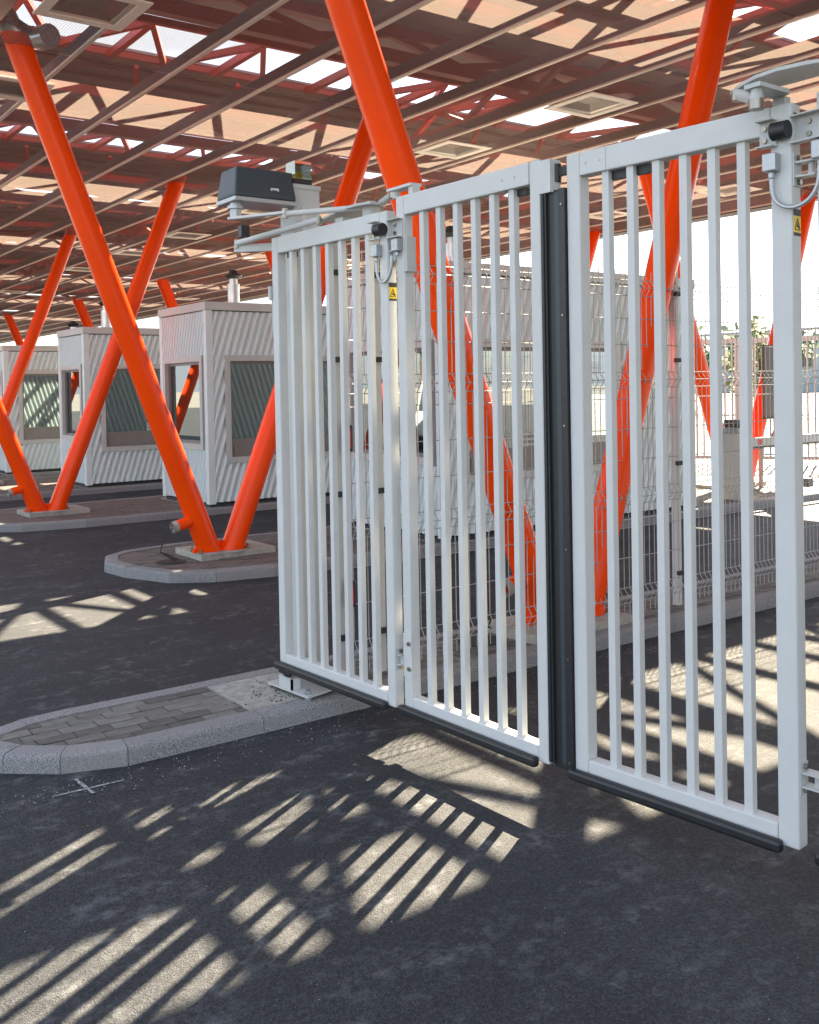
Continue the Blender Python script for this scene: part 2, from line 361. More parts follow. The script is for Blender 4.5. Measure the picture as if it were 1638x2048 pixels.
i4, p4 = island('fourth', [(14.0, 15.65), (3.6, 15.7), (2.8, 15.9), (2.5, 16.6)], [(2.6, 17.4), (3.2, 18.6), (14.0, 18.6)], KH + 0.01, [M_PAVR], 14, 0, label='far traffic island under the fourth booth from the right')
i5, p5 = island('fifth', [(14.0, 19.4), (3.4, 19.5), (2.6, 19.7), (2.3, 20.4)], [(2.4, 21.6), (3.0, 22.6), (14.0, 22.6)], KH + 0.01, [M_PAVR], 14, 0, label='farthest traffic island at the left edge')

# loose grit along the kerbs and on the concrete
gr_ = MB(); rg = random.Random(21)
def pebble(x, y, z, s_):
    a = rg.uniform(0, 3); v = []
    for k in range(4):
        t_ = a + k * 1.57 + rg.uniform(-.3, .3); v.append((x + math.cos(t_) * s_, y + math.sin(t_) * s_ * .8, z))
    v.append((x, y, z + s_ * rg.uniform(.6, 1.1))); gr_.add(v, [(0, 1, 4), (1, 2, 4), (2, 3, 4), (3, 0, 4)])
for _ in range(420): pebble(rg.uniform(.8, 5), 4.15 - abs(rg.gauss(0, .12)) - .005, .0005, rg.uniform(.0015, .0045))
for _ in range(140): pebble(rg.uniform(.9, 3.6), 4.9 + abs(rg.gauss(0, .1)), .0005, rg.uniform(.0015, .004))
for _ in range(160): pebble(rg.uniform(.3, 4), rg.uniform(1.2, 4), .0005, rg.uniform(.001, .003))
obj('grit', gr_, M_CONC, None, kind='stuff', label='loose pale grit scattered along the kerb', category='grit')
gr_ = MB()
for _ in range(260): pebble(rg.gauss(2.5, .13), rg.gauss(4.42, .12), KH - .001, rg.uniform(.002, .008))
obj('soil_crumbs', gr_, M_BARK, None, kind='stuff', label='dark soil crumbs on the concrete round the gate base plate', category='soil')

# ------------------------------------------------------------------ canopy
ZS = 4.40; ZR = 5.35; CX0, CX1 = 1.45, 14.06; CY0, CY1 = -34.0, 62.0
can = thing('canopy', 'long flat canopy with perforated soffit and red trusses over the lanes', 'canopy')
BANDS = [(-27.9, -26.9), (-23.8, -22.8), (-19.6, -18.6), (-15.4, -14.4), (-11.2, -10.2), (-7.0, -5.95), (-2.95, -1.9), (1.2, 2.25), (5.16, 6.45), (9.5, 10.7), (13.75, 15.0), (18.9, 20.0), (24.9, 26.0), (31.0, 32.2), (38, 39.3), (46, 47.3), (54, 55.3)]
VROWS = [-3.9, 0.3, 4.5, 8.4, 12.75, 17.9, 23.9, 30.0, 37.0, 45.0, 53.0]
# roof deck panels with openings between them
edges = [CY0] + [e for b in BANDS for e in b] + [CY1]
for i in range(0, len(edges), 2):
    obj('roof_panel', MB().box(CX0 - 0.2, CX1 + 0.25, edges[i], edges[i + 1], ZR, ZR + 0.03), M_DECK, can)
    # shallow ribs under the deck
    r = MB(); y = edges[i] + 0.15
    while y < edges[i + 1] - 0.1: r.box(CX0, CX1, y, y + 0.05, ZR - 0.045, ZR - 0.002); y += 0.42
    obj('deck_rib', r, M_DECK, can)
obj('edge_beam', MB().box(CX1 + 0.02, CX1 + 0.3, CY0, CY1, ZS - 0.03, ZR - 0.004), M_JOIST, can)
# soffit panels, seams and joists run across the lanes
seam_x = [3.60 + 0.87 * k for k in range(-4, 13)]; seam_x = [x for x in seam_x if CX0 < x < CX1 + 0.1]
xs = [CX0] + seam_x
for i in range(len(xs) - 1):
    for j in range(len(VROWS) - 1):
        y0, y1 = VROWS[j] - 0.02 if j else CY0, VROWS[j + 1] - 0.05
        if j == len(VROWS) - 2: y1 = CY1
        obj('soffit_panel', MB().add([(xs[i] + .02, y0, ZS), (xs[i + 1] - .02, y0, ZS), (xs[i + 1] - .02, y1, ZS), (xs[i] + .02, y1, ZS)], [(0, 3, 2, 1)]), M_SOF, can)
for x in seam_x:
    obj('seam_strip', MB().box(x - 0.018, x + 0.018, CY0, CY1, ZS - 0.012, ZS + 0.01), M_SEAM, can)
    obj('joist', MB().box(x - 0.018, x + 0.018, CY0, CY1, ZS + 0.011, ZS + 0.105), M_JOIST, can)
# rows of red trusses along the islands
def truss(y, x0, x1, zb, zt, pitch, m=M_TRED, lean=0.0, w=0.09):
    t = obj('truss', MB().bar((x0, y, zb), (x1, y, zb), w * 1.3, w * 1.5).bar((x0, y + lean, zt), (x1, y + lean, zt), w * 1.3, w * 1.5), m, can)
    n = int((x1 - x0) / pitch); p = (x1 - x0) / n
    sh = [MB().bar((0, 0, zb + .05), (p / 2, lean, zt - .05), w * .75, w * .75).mesh('brace'), MB().bar((0, lean, zt - .05), (p / 2, 0, zb + .05), w * .75, w * .75).mesh('brace')]
    for s_ in sh: s_.materials.append(m)
    for i in range(n):
        for k in (0, 1):
            o = obj('brace', sh[k], None, t); o.location = (x0 + i * p + k * p / 2, y, 0)
    return t
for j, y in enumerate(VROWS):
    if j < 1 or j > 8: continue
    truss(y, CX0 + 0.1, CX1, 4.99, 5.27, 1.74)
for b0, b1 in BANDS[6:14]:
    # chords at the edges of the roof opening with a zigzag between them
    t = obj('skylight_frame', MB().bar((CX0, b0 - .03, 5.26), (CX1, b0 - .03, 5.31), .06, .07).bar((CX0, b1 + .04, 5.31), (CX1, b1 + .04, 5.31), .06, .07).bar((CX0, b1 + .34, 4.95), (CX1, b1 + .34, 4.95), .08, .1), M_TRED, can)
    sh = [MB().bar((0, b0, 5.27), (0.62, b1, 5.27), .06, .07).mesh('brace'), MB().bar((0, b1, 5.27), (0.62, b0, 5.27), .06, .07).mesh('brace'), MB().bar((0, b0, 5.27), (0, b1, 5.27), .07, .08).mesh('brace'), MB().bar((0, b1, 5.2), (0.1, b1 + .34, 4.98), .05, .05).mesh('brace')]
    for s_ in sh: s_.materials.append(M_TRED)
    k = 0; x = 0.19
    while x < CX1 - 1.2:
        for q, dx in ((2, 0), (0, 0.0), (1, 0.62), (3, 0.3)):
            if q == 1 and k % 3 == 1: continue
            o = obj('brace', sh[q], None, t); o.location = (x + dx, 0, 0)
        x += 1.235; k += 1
# cross girders
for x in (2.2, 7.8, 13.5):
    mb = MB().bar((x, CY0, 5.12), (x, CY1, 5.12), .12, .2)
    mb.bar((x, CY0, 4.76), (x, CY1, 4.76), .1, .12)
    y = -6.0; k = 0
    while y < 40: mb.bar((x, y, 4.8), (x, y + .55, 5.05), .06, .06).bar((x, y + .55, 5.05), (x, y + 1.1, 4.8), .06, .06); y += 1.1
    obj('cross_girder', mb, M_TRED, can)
# ventilation duct above the soffit near the left column
dk = MB().tube([(2.62, 8.6, 4.62), (2.58, 8.75, 4.63), (2.5, 8.86, 4.66), (2.38, 8.9, 4.74), (2.3, 8.9, 4.9), (2.28, 8.9, 5.3)], 0.1, 14)
dk.tube([(1.6, 8.9, 4.55), (2.2, 9.1, 4.55)], 0.05, 10)
obj('duct', dk, M_STEEL, can, smooth=True)

obj('added_shade_tray', MB().box(1.5, 6.8, 5.55, 5.57, 5.08, 5.14).box(1.5, 6.8, 5.75, 5.77, 5.08, 5.14).box(1.5, 6.8, 5.57, 5.75, 5.08, 5.085), M_STEEL, can)  # added tray, placed so its shadow splits the sun patches on the lane
# recessed lights in the soffit
def ceiling_light(x, y, lab):
    t = thing('ceiling_light', lab, 'ceiling light', (x, y, ZS - 0.012), 0, 'square lights recessed in the canopy soffit')
    a, b = .33, .25
    f = MB()
    for z in (0,):
        f.box(-a, a, -a, -b, -.012, .0).box(-a, a, b, a, -.012, .0).box(-a, -b, -b, b, -.012, .0).box(b, a, -b, b, -.012, .0)
    obj('frame', f, M_LAMPF, t)
    r = MB().add([(-b, -b, 0), (b, -b, 0), (b, b, 0), (-b, b, 0), (-.14, -.14, .06), (.14, -.14, .06), (.14, .14, .06), (-.14, .14, .06)], [(0, 1, 5, 4), (1, 2, 6, 5), (2, 3, 7, 6), (3, 0, 4, 7), (4, 5, 6, 7)])
    obj('reflector', r, M_LAMPR, t)
    return t
ORD = ['nearest', 'second', 'third', 'fourth', 'fifth', 'sixth', 'seventh', 'eighth']
for nm, x, ys in (('left', 2.5, [7.2, 9.5, 13.9, 16.8, 19.4]), ('middle', 7.45, [7.0, 9.2, 13.9, 16.8, 19.4, 22.5, 28.3]), ('right', 12.45, [9.0, 11.4, 16.8, 19.4, 28.3])):
    for k, y in enumerate(ys):
        ceiling_light(x, y, 'pale square light in the soffit, %s of the %s row counted from the gate' % (ORD[k], nm))

# ------------------------------------------------------------------ red columns
def leg_mesh(base, top, r):
    mb = MB(); b = Vector(base); t = Vector(top); n = 28; d = (t - b)
    v = []
    for z in (base[2], top[2]):
        c = b + d * ((z - b.z) / d.z)
        for i in range(n):
            a = 2 * math.pi * i / n; k = 1 / math.cos(math.atan2(d.x, d.z))
            v.append((c.x + r * k * math.cos(a), c.y + r * math.sin(a), z))
    mb.add(v, [(i, (i + 1) % n, n + (i + 1) % n, n + i) for i in range(n)] + [tuple(range(n - 1, -1, -1)), tuple(range(n, 2 * n))])
    return mb
VC = 'red V shaped column pairs holding the canopy'
def v_column(x, y, lab, kh=KH, r=0.103, sl=0.388, half=0.155, stub=True, pad=(-.5, .5, -.14, .42), slr=None):
    t = thing('v_column', lab, 'column', (x, y, kh), 0, VC)
    zt = 4.5 - kh
    obj('concrete_pad', MB().box(pad[0], pad[1], pad[2], pad[3], -.03, 0.05), M_SLAB, t, bevel=0.008)
    for s in (-1, 1):
        sl = (slr if slr else (sl, sl))[0 if s < 0 else 1]
        b = (s * half, 0.0 if s < 0 else -0.02, 0.05); tp = (s * half + s * sl * (zt - 0.05), b[1], zt)
        lg = obj('leg', leg_mesh(b, tp, r), M_RED, t, smooth=True)
        obj('collar', leg_mesh((b[0] - s * 0.0, b[1], 0.05), (b[0] + s * sl * 0.045, b[1], 0.095), r + 0.014), M_RED, lg, smooth=True)
        obj('flange', MB().box(b[0] + (s * .08 if s > 0 else -.155), b[0] + (s * .155 if s > 0 else -.08), b[1] - .03, b[1] + .03, 0.051, 0.085), M_RED, lg)
        if s < 0 and stub:
            z = 0.36; c = Vector((b[0] - sl * z, b[1] - .02, z)); e = c + Vector((-0.235, -0.02, -0.055)); sp = c + (e - c) * 0.83
            obj('drain_stub', MB().cyl(c, sp, 0.05, n=16, cap=False), M_RED, lg, smooth=True)
            obj('stub_ring', MB().cyl(sp - (e - c) * 0.02, e, 0.052, n=16, cap=False).cyl(e, sp, 0.043, n=16, cap=False), M_SLAB, lg, smooth=True)
    obj('cross_plate', MB().box(-.07, .07, -.02, .02, .05, .14), M_RED, t)
    for ax, ay in ((-half - .13, -.09), (-half - .13, .09), (half + .13, -.09), (half + .13, .09)):
        obj('anchor_bolt', MB().cyl((ax, ay, .045), (ax, ay, .10), .008, n=8).cyl((ax, ay, .05), (ax, ay, .066), .016, n=6), M_BOLT, t)
    obj('grout', MB().cyl((-half, 0, .045), (-half, 0, .058), .16, .14, n=20).cyl((half, -.02, .045), (half, -.02, .0575), .16, .14, n=20), M_CONC, t)
    return t
left_x = [4.48, 3.98, 3.70, 3.95, 3.7, 3.5, 3.3, 3.1, 2.9]
left_y = VROWS[2:]
lab = ['large red steel V column pair behind the white gate leaves', 'red V column pair on the rounded island, stub pipe on its left leg',
       'red V column pair on the island left of the first, before a white booth', 'red V column whose right leg crosses the left picture edge',
       'small far red V column beyond the left booths', 'farther red V column at the left under the canopy', 'distant red V column deep under the canopy at left', 'very distant red V column near the canopy end', 'last distant red V column']
for i in range(7):
    v_column(left_x[i], left_y[i], lab[i], KH if i < 1 else KH + .01, half=0.165 if i == 0 else 0.105, slr=[(.394, .353), (.366, .397), (.37, .40)][i] if i < 3 else (.39, .39), pad=(-.46, .39, -.23, .26) if i == 0 else (-.25, .5, -.14, .44))
rx = [12.75, 12.2, 11.9, 11.6, 11.75, 11.6, 11.4, 11.2]
rlab = ['red V column on the front island beyond the right frame', 'red V column seen through the fence beside the barrier', 'red V column behind the corrugated booth at right', 'red V column standing up behind the middle booth', 'far red column leg above the second booth', 'farther red column leg above the leftmost booth', 'distant red column leg at far left', 'most distant red column leg']
ry = [4.5, 8.75, 12.9, 17.9, 23.9, 30.0, 37.0]
for i in range(1, 7):
    v_column(rx[i], ry[i], rlab[i], KH + .01, half=0.15, sl=0.40, stub=False, r=0.115 if i < 3 else 0.14)

# open cable pits with a black cable hanging from the stub
def cable_pit(x, y, z, lab, cl, top):
    t = thing('cable_pit', lab, 'cable pit', (x, y, z))
    obj('rim', MB().cyl((0, 0, -.03), (0, 0, .006), .13, n=24), M_BLACK, t)  # no hollow here: flat black disc stands for the shade inside the pit
    c = obj('cable', MB().tube([top, (top[0] - .09, top[1] - .01, top[2] - .1), (top[0] - .12, top[1], top[2] - .2), (top[0] - .07, y + .0, z + .08), (x + .04, y, z + .01)], .006, 6).tube([(top[0] - .12, top[1], top[2] - .2), (top[0] - .03, y - .02, z + .07), (x + .07, y - .02, z + .01)], .005, 6), M_BLACK)
    c['label'] = cl; c['category'] = 'cable'
cable_pit(3.5, 8.40, KH + .006, 'dark open cable pit beside the pad of the second column', 'thin black cable hanging from the stub of the second column', (3.98 - .105 - .366 * .36 - .235, 8.36, .39))
cable_pit(3.83, 4.56, KH - .004, 'dark round cable pit on the paving behind the gate', 'thin black cable hanging from the column stub behind the gate', (4.48 - .165 - .394 * .36 - .235, 4.46, .38))

# ------------------------------------------------------------------ control booths
def corr_wall(W, z0, z1, holes, pitch=0.098, amp=0.02, slope=0.31, zs=0.07):
    """corrugated sheet in the local x-z plane facing -y: trapezoid ribs that lean, cut round rectangular holes"""
    mb = MB()
    def patch(xa, xb, za, zb):
        if xb - xa < .01 or zb - za < .01: return
        nz = max(1, round((zb - za) / zs)); Z = [za + (zb - za) * i / nz for i in range(nz + 1)]
        us = []; k = math.floor((xa - slope * zb) / pitch) - 1
        while k * pitch < xb - slope * za + pitch:
            for f, y in ((0, -amp), (.22, -amp), (.32, -amp * .55), (.42, amp * .55), (.5, amp), (.72, amp), (.82, amp * .55), (.92, -amp * .55)): us.append(((k + f) * pitch, y))
            k += 1
        n = len(us); o = len(mb.v); v = []
        for z in Z:
            for u, y in us: v.append((min(xb, max(xa, u + slope * z)), y, z))
        f = []
        for j in range(nz):
            for i in range(n - 1):
                q = (j * n + i, j * n + i + 1, (j + 1) * n + i + 1, (j + 1) * n + i)
                if max(v[q[1]][0] - v[q[0]][0], v[q[2]][0] - v[q[3]][0]) > 1e-5: f.append(q)
        mb.add(v, f)
    if holes:
        h = holes[0]; patch(0, W, z0, h[2]); patch(0, W, h[3], z1); patch(0, h[0], h[2], h[3]); patch(h[1], W, h[2], h[3])
    else: patch(0, W, z0, z1)
    return mb

def window(parent, W0, W1, z0, z1, sill=0.0, mull=(), lower=0.0, name='window'):
    """window in the local x-z plane facing -y: trim, inner frame, pane"""
    tw = 0.075
    w_ = obj(name, MB().box(W0, W1, -.03, .02, z1 - tw, z1).box(W0, W1, -.03, .02, z0, z0 + tw).box(W0, W0 + tw, -.03, .02, z0 + tw, z1 - tw).box(W1 - tw, W1, -.03, .02, z0 + tw, z1 - tw), M_TRIM, parent)
    a0, a1, b0, b1 = W0 + tw, W1 - tw, z0 + tw, z1 - tw; fr = MB(); t = .035
    fr.box(a0, a1, .021, .075, b1 - t, b1).box(a0, a1, .021, .075, b0, b0 + t + lower).box(a0, a0 + t, .021, .075, b0 + t + lower, b1 - t).box(a1 - t, a1, .021, .075, b0 + t + lower, b1 - t)
    if lower: fr.box(a0 + .05, a1 - .05, .01, .021, b0 + .04, b0 + lower - .04)
    for q in mull: fr.box(q - .03, q + .03, .015, .075, b0 + t + lower, b1 - t)
    obj('frame', fr, M_FRAME, w_)
    obj('pane', MB().add([(a0 + t, .05, b0 + t + lower), (a1 - t, .05, b0 + t + lower), (a1 - t, .05, b1 - t), (a0 + t, .05, b1 - t)], [(0, 1, 2, 3)]), M_GLASS, w_)
    return w_

BW, BD, BH = 3.78, 1.62, 2.62      # length along the island, depth, height
wall_cache = {}
def booth(x, y, lab, depth=BD, notice=True, flue=(0.9, 1.0), z=0.13, height=BH):
    t = thing('control_booth', lab, 'booth', (x, y, z), 0, 'white corrugated control booths on the islands')
    key = round(depth, 2)
    if key not in wall_cache:
        sideH = [(0.235, 2.5, .52, 1.93)]; endH = [(0.1, depth - .12, .7, 1.93)]
        wall_cache[key] = (corr_wall(BW - .1, .02, height - .12, sideH).mesh('wall'), corr_wall(depth - .1, .02, height - .12, endH, pitch=.085).mesh('wall'),
                           corr_wall(BW - .1, .02, height - .12, []).mesh('wall'))
        for q in wall_cache[key]: q.materials.append(M_CLAD)
    ws, we, wb = wall_cache[key]
    fr = obj('side_wall', ws, None, t); fr.location = (.05, 0, 0)
    en = obj('end_wall', we, None, t); en.rotation_euler = (0, 0, -math.pi / 2); en.location = (0, depth - .05, 0)
    bk = obj('side_wall', wb, None, t); bk.rotation_euler = (0, 0, math.pi); bk.location = (BW - .05, depth, 0)
    e2 = obj('end_wall', we, None, t); e2.rotation_euler = (0, 0, math.pi / 2); e2.location = (BW, .05, 0)
    for cx, cy in ((0, 0), (BW, 0), (0, depth), (BW, depth)):
        sx = 1 if cx == 0 else -1; sy = 1 if cy == 0 else -1
        a0, a1 = sorted((cx - sx * .018, cx + sx * .075)); b0, b1 = sorted((cy - sy * .018, cy + sy * .075))
        obj('corner_trim', MB().box(a0, a1, b0, b1, 0.0, height - .11), M_CLAD, t)
    obj('roof_edge', MB().box(-.03, BW + .03, -.03, depth + .03, height - .108, height), M_TRIM, t, bevel=0.006)
    obj('plinth', MB().box(.02, BW - .02, .02, depth - .02, -.05, .0), M_DARK, t)
    obj('floor_flashing', MB().box(-.04, BW + .04, -.045, depth + .04, -.052, -.035), M_STEEL, t)
    # dark room inside
    r = MB(); r.box(.1, BW - .1, .14, .16, .0, .9).box(.1, BW - .1, depth - .16, depth - .13, .0, height - .2).box(.1, BW - .1, .1, depth - .1, .0, .02)
    obj('interior_lining', r, M_FRAME, t)
    obj('desk', MB().box(.15, 2.6, .2, .75, .72, .76), M_DARK, t)
    s_ = window(t, .235, 2.5, .52, 1.93, mull=(1.36,), lower=.2)
    # handle and notice on the side window
    obj('handle', MB().box(1.345, 1.375, -.03, -.012, .78, .98).cyl((1.36, -.05, .95), (1.36, -.02, .95), .02, n=10), M_STEEL, s_)
    if notice:
        n_ = obj('notice', MB().add([(1.02, .045, .80), (1.27, .045, .80), (1.27, .045, .97), (1.02, .045, .97)], [(0, 1, 2, 3)]), M_PAPER, s_)
        g = MB()
        for a in range(4):
            for b in range(3): g.add([(1.035 + a * .06, .0425, .812 + b * .055), (1.08 + a * .06, .0425, .812 + b * .055), (1.08 + a * .06, .0425, .845 + b * .055), (1.035 + a * .06, .0425, .845 + b * .055)], [(0, 1, 2, 3)])
        obj('printed_pictures', g, M_PRINT, n_)
    e = window(t, .1, depth - .12, .7, 1.93)
    e.rotation_euler = (0, 0, -math.pi / 2); e.location = (0, depth - .05 + .05, 0)
    obj('switch_box', MB().box(1.5, 1.62, -.04, -.02, .74, .84), M_PAPER, t)
    fx, fy = flue
    fl = obj('flue', MB().cyl((fx, fy, height), (fx, fy, height + .34), .085, n=20).cyl((fx, fy, height + .34), (fx, fy, height + .44), .058, n=20).cyl((fx, fy, height + .34), (fx, fy, height + .355), .09, n=20), M_STEEL, t, smooth=True)
    cp = MB().cyl((fx, fy, height + .43), (fx, fy, height + .47), .085, .125, n=20).cyl((fx, fy, height + .47), (fx, fy, height + .50), .125, .095, n=20).cyl((fx, fy, height + .50), (fx, fy, height + .55), .065, .055, n=20)
    obj('cap', cp, M_BLACK, fl, smooth=True)
    return t
booth(5.93, 7.56, 'large white corrugated booth behind the mesh fence and gate', depth=1.74, flue=(1.0, 1.05), z=.13, height=2.68)
booth(5.53, 11.93, 'white corrugated booth between the red column and the gate', depth=1.5, flue=(.88, .98))
booth(5.24, 15.84, 'second white booth from the left, red column leg across it', depth=1.28, flue=(.7, .95), height=2.52)
booth(5.0, 19.7, 'leftmost white corrugated booth at the picture edge', depth=1.3, flue=(1.6, .9), height=2.4)

# ------------------------------------------------------------------ folding gate
ZB, ZT = 0.185, 2.40
GATEG = 'white folding gates across the near lane'
def leaf(gate, a, b, nb, name='leaf', zt=ZT, sw=(0.05, 0.05), sd_=0.052, rubber=True, bars=True):
    """leaf from a to b (xy of its outer face ends); local x runs a->b, local -y towards the viewer side"""
    A = Vector(a); B = Vector(b); Ln = (B - A).length; ang = math.atan2(B.y - A.y, B.x - A.x)
    D = sd_; zb = ZB + .0
    mb = MB().box(0, sw[0], 0, D, zb, zt - .0).box(Ln - sw[1], Ln, 0, D, zb, zt)
    lf = obj(name, mb, M_WHITE, gate, bevel=0.006)
    lf.location = (A.x, A.y, 0); lf.rotation_euler = (0, 0, ang)
    obj('rail', MB().box(sw[0] + .0005, Ln - sw[1] - .0005, 0.0, D, zt - .085, zt), M_WHITE, lf, bevel=0.005)
    obj('rail', MB().box(sw[0] + .0005, Ln - sw[1] - .0005, 0.0, D, zb + .012, zb + .062), M_WHITE, lf, bevel=0.005)
    g = Ln - sw[0] - sw[1]; bw = .028
    me = MB().box(0, bw, .011, .011 + bw, zb + .062, zt - .085).box(-.004, bw + .004, .008, .014 + bw, zb + .062, zb + .066).mesh('bar'); me.materials.append(M_WHITE)
    for i in range(nb):
        o = obj('bar', me, None, lf); o.location = (sw[0] + g * (i + 1) / (nb + 1) - bw / 2, 0, 0)
    if rubber:
        r = MB().box(-.012, Ln - .045, -.036, -.0005, zb - .018, zb + .022)
        obj('rubber_edge', r, M_RUB, lf, bevel=0.012)
    return lf, Ln
def conduit(parent, p0, p1, drop, r=.008):
    pts = []
    for i in range(17):
        t = i / 16; a = math.pi * t
        x = p0[0] + (p1[0] - p0[0]) * (1 - math.cos(a)) / 2; y = p0[1] + (p1[1] - p0[1]) * (1 - math.cos(a)) / 2
        z = p0[2] + (p1[2] - p0[2]) * t - drop * math.sin(a) ** 0.7
        pts.append((x, y, z))
    return obj('conduit', MB().tube(pts, r, 8), M_ALU, parent, smooth=True)
def junction_box(parent, x, y, z, sx=.03, sy=.05, sz=.075):
    return obj('junction_box', MB().box(x - sx, x, y - sy / 2, y + sy / 2, z - sz / 2, z + sz / 2).cyl((x - sx / 2, y, z - sz / 2 - .03), (x - sx / 2, y, z - sz / 2), .013, n=10), M_WHITE2, parent, bevel=0.005)
def sticker(parent, x, y, z, w=.034, h=.06, yaw=0):
    """warning sticker on a face looking towards -y (local)"""
    o = obj('warning_sticker', MB().box(x, x + w, y - .0015, y, z, z + h), M_YEL, parent)
    f = MB()
    cx = x + w / 2; yy = y - .0022; r = w * .36; zc = z + h * .5
    tri = [(cx, zc + r * 1.15), (cx - r, zc - r * .8), (cx + r, zc - r * .8)]
    for i in range(3):
        a, b = tri[i], tri[(i + 1) % 3]; f.bar((a[0], yy, a[1]), (b[0], yy, b[1]), .0008, w * .08, up=(0, 1, 0))
    f.bar((cx, yy, zc + r * .3), (cx, yy, zc - r * .3), .0008, w * .12, up=(0, 1, 0)).bar((cx - r * .3, yy, zc - r * .35), (cx + r * .75, yy, zc - r * .5), .0008, w * .16, up=(0, 1, 0))
    f.box(x, x + w, yy, yy + .0006, z, z + h * .12).box(x, x + w, yy, yy + .0006, z + h, z + h * 1.2)
    obj('symbol', f, M_BLACK, o)
    return o
def bolt(parent, a, b, r=.008): return obj('bolt', MB().cyl(a, b, r, n=8), M_BOLT, parent)

# near gate wing: leaves A and B hinged to the pillar
gl = thing('folding_gate', 'left wing of the white folding gate, hinged beside the motor post', 'gate', (2.5, 3.9, 0), 0, GATEG)
gl_off = Vector((-2.5, -3.9))
def P2(x, y): return (x - 2.5, y - 3.9)
A0, A1 = (2.475, 4.545), (2.523, 3.585); B0, B1 = (2.552, 3.556), (2.580, 2.682)
lA, LA = leaf(gl, P2(*A0), P2(*A1), 7, zt=2.375, sw=(.055, .055))
lB, LB = leaf(gl, P2(*B0), P2(*B1), 6, zt=2.43, sw=(.055, .055))
gr = thing('folding_gate', 'right wing of the white folding gate, nearest the camera', 'gate', (2.65, 2.0, 0), 0, GATEG)
def P3(x, y): return (x - 2.65, y - 2.0)
C0, C1 = (2.604, 2.571), (2.685, 1.722); D0, D1 = (2.705, 1.655), (2.66, .82)
lC, LC = leaf(gr, P3(*C0), P3(*C1), 6, zt=2.425, sw=(.06, .068), sd_=.056)
lD, LD = leaf(gr, P3(*D0), P3(*D1), 6, zt=2.44, sw=(.06, .06))
# corner plates with screws at the ends of the top rails
for lf, L_, zt in ((lA, LA, 2.375), (lB, LB, 2.43), (lC, LC, 2.425)):
    pass
for lf, xs_, zt in ((lB, (LB - .2, LB - .13), 2.43), (lC, (.09, .15), 2.425)):
    for x in xs_: bolt(lf, (x, -.003, zt - .045), (x, .002, zt - .045), .005)
for lf, x0, x1, zt in ((lB, LB - .23, LB - .058, 2.43), (lC, .063, .175, 2.425)):
    obj('corner_plate', MB().box(x0, x1, -.0022, -.0002, zt - .083, zt - .004), M_WHITE, lf)
# guide pads under the top rails
obj('guide_pad', MB().box(.16, .33, .03, .05, 2.425 - .115, 2.425 - .0855), M_RUB, lC)
obj('guide_pad', MB().box(LB - .2, LB - .1, .03, .05, 2.43 - .11, 2.43 - .0855), M_RUB, lB)
obj('guide_pad', MB().box(.1, .17, .03, .05, 2.375 - .11, 2.375 - .0855), M_RUB, lA)
# rubber closing edges between leaves B and C
obj('rubber_edge', MB().box(LB + .001, LB + .028, -.002, .03, ZB + .015, 2.30).box(LB + .006, LB + .02, -.008, -.002, ZB + .02, 2.297), M_RUB, lB, bevel=.006)
obj('rubber_edge', MB().box(-.03, -.001, -.012, .075, ZB + .0, 2.308), M_RUB, lC)
obj('rubber_edge', MB().box(-.095, -.0305, -.004, .06, ZB + .0, 2.308).box(-.102, -.095, .004, .05, ZB + .0, 2.308), M_RUB, lC, bevel=.006)
obj('edge_channel', MB().box(-.055, -.035, -.0045, -.0042, ZB + .02, 2.30), M_CHAR, lC)
for z in (.22, .6, 1.0, 1.45, 1.85, 2.25): bolt(lC, (-.015, -.016, z), (-.015, -.012, z), .004)
# latch bracket on top of the meeting stiles
obj('latch_bracket', MB().box(LB - .005, LB + .055, -.004, .0, 2.30, 2.42).box(LB + .05, LB + .055, 0, .05, 2.30, 2.42).box(LB - .0, LB + .05, .0, .004, 2.412, 2.42), M_WHITE, lB)
obj('latch_buffer', MB().cyl((-.06, .02, 2.34), (-.06, .02, 2.405), .017, n=14).box(-.045, -.001, .01, .03, 2.36, 2.39), M_RUB, lC, smooth=True)
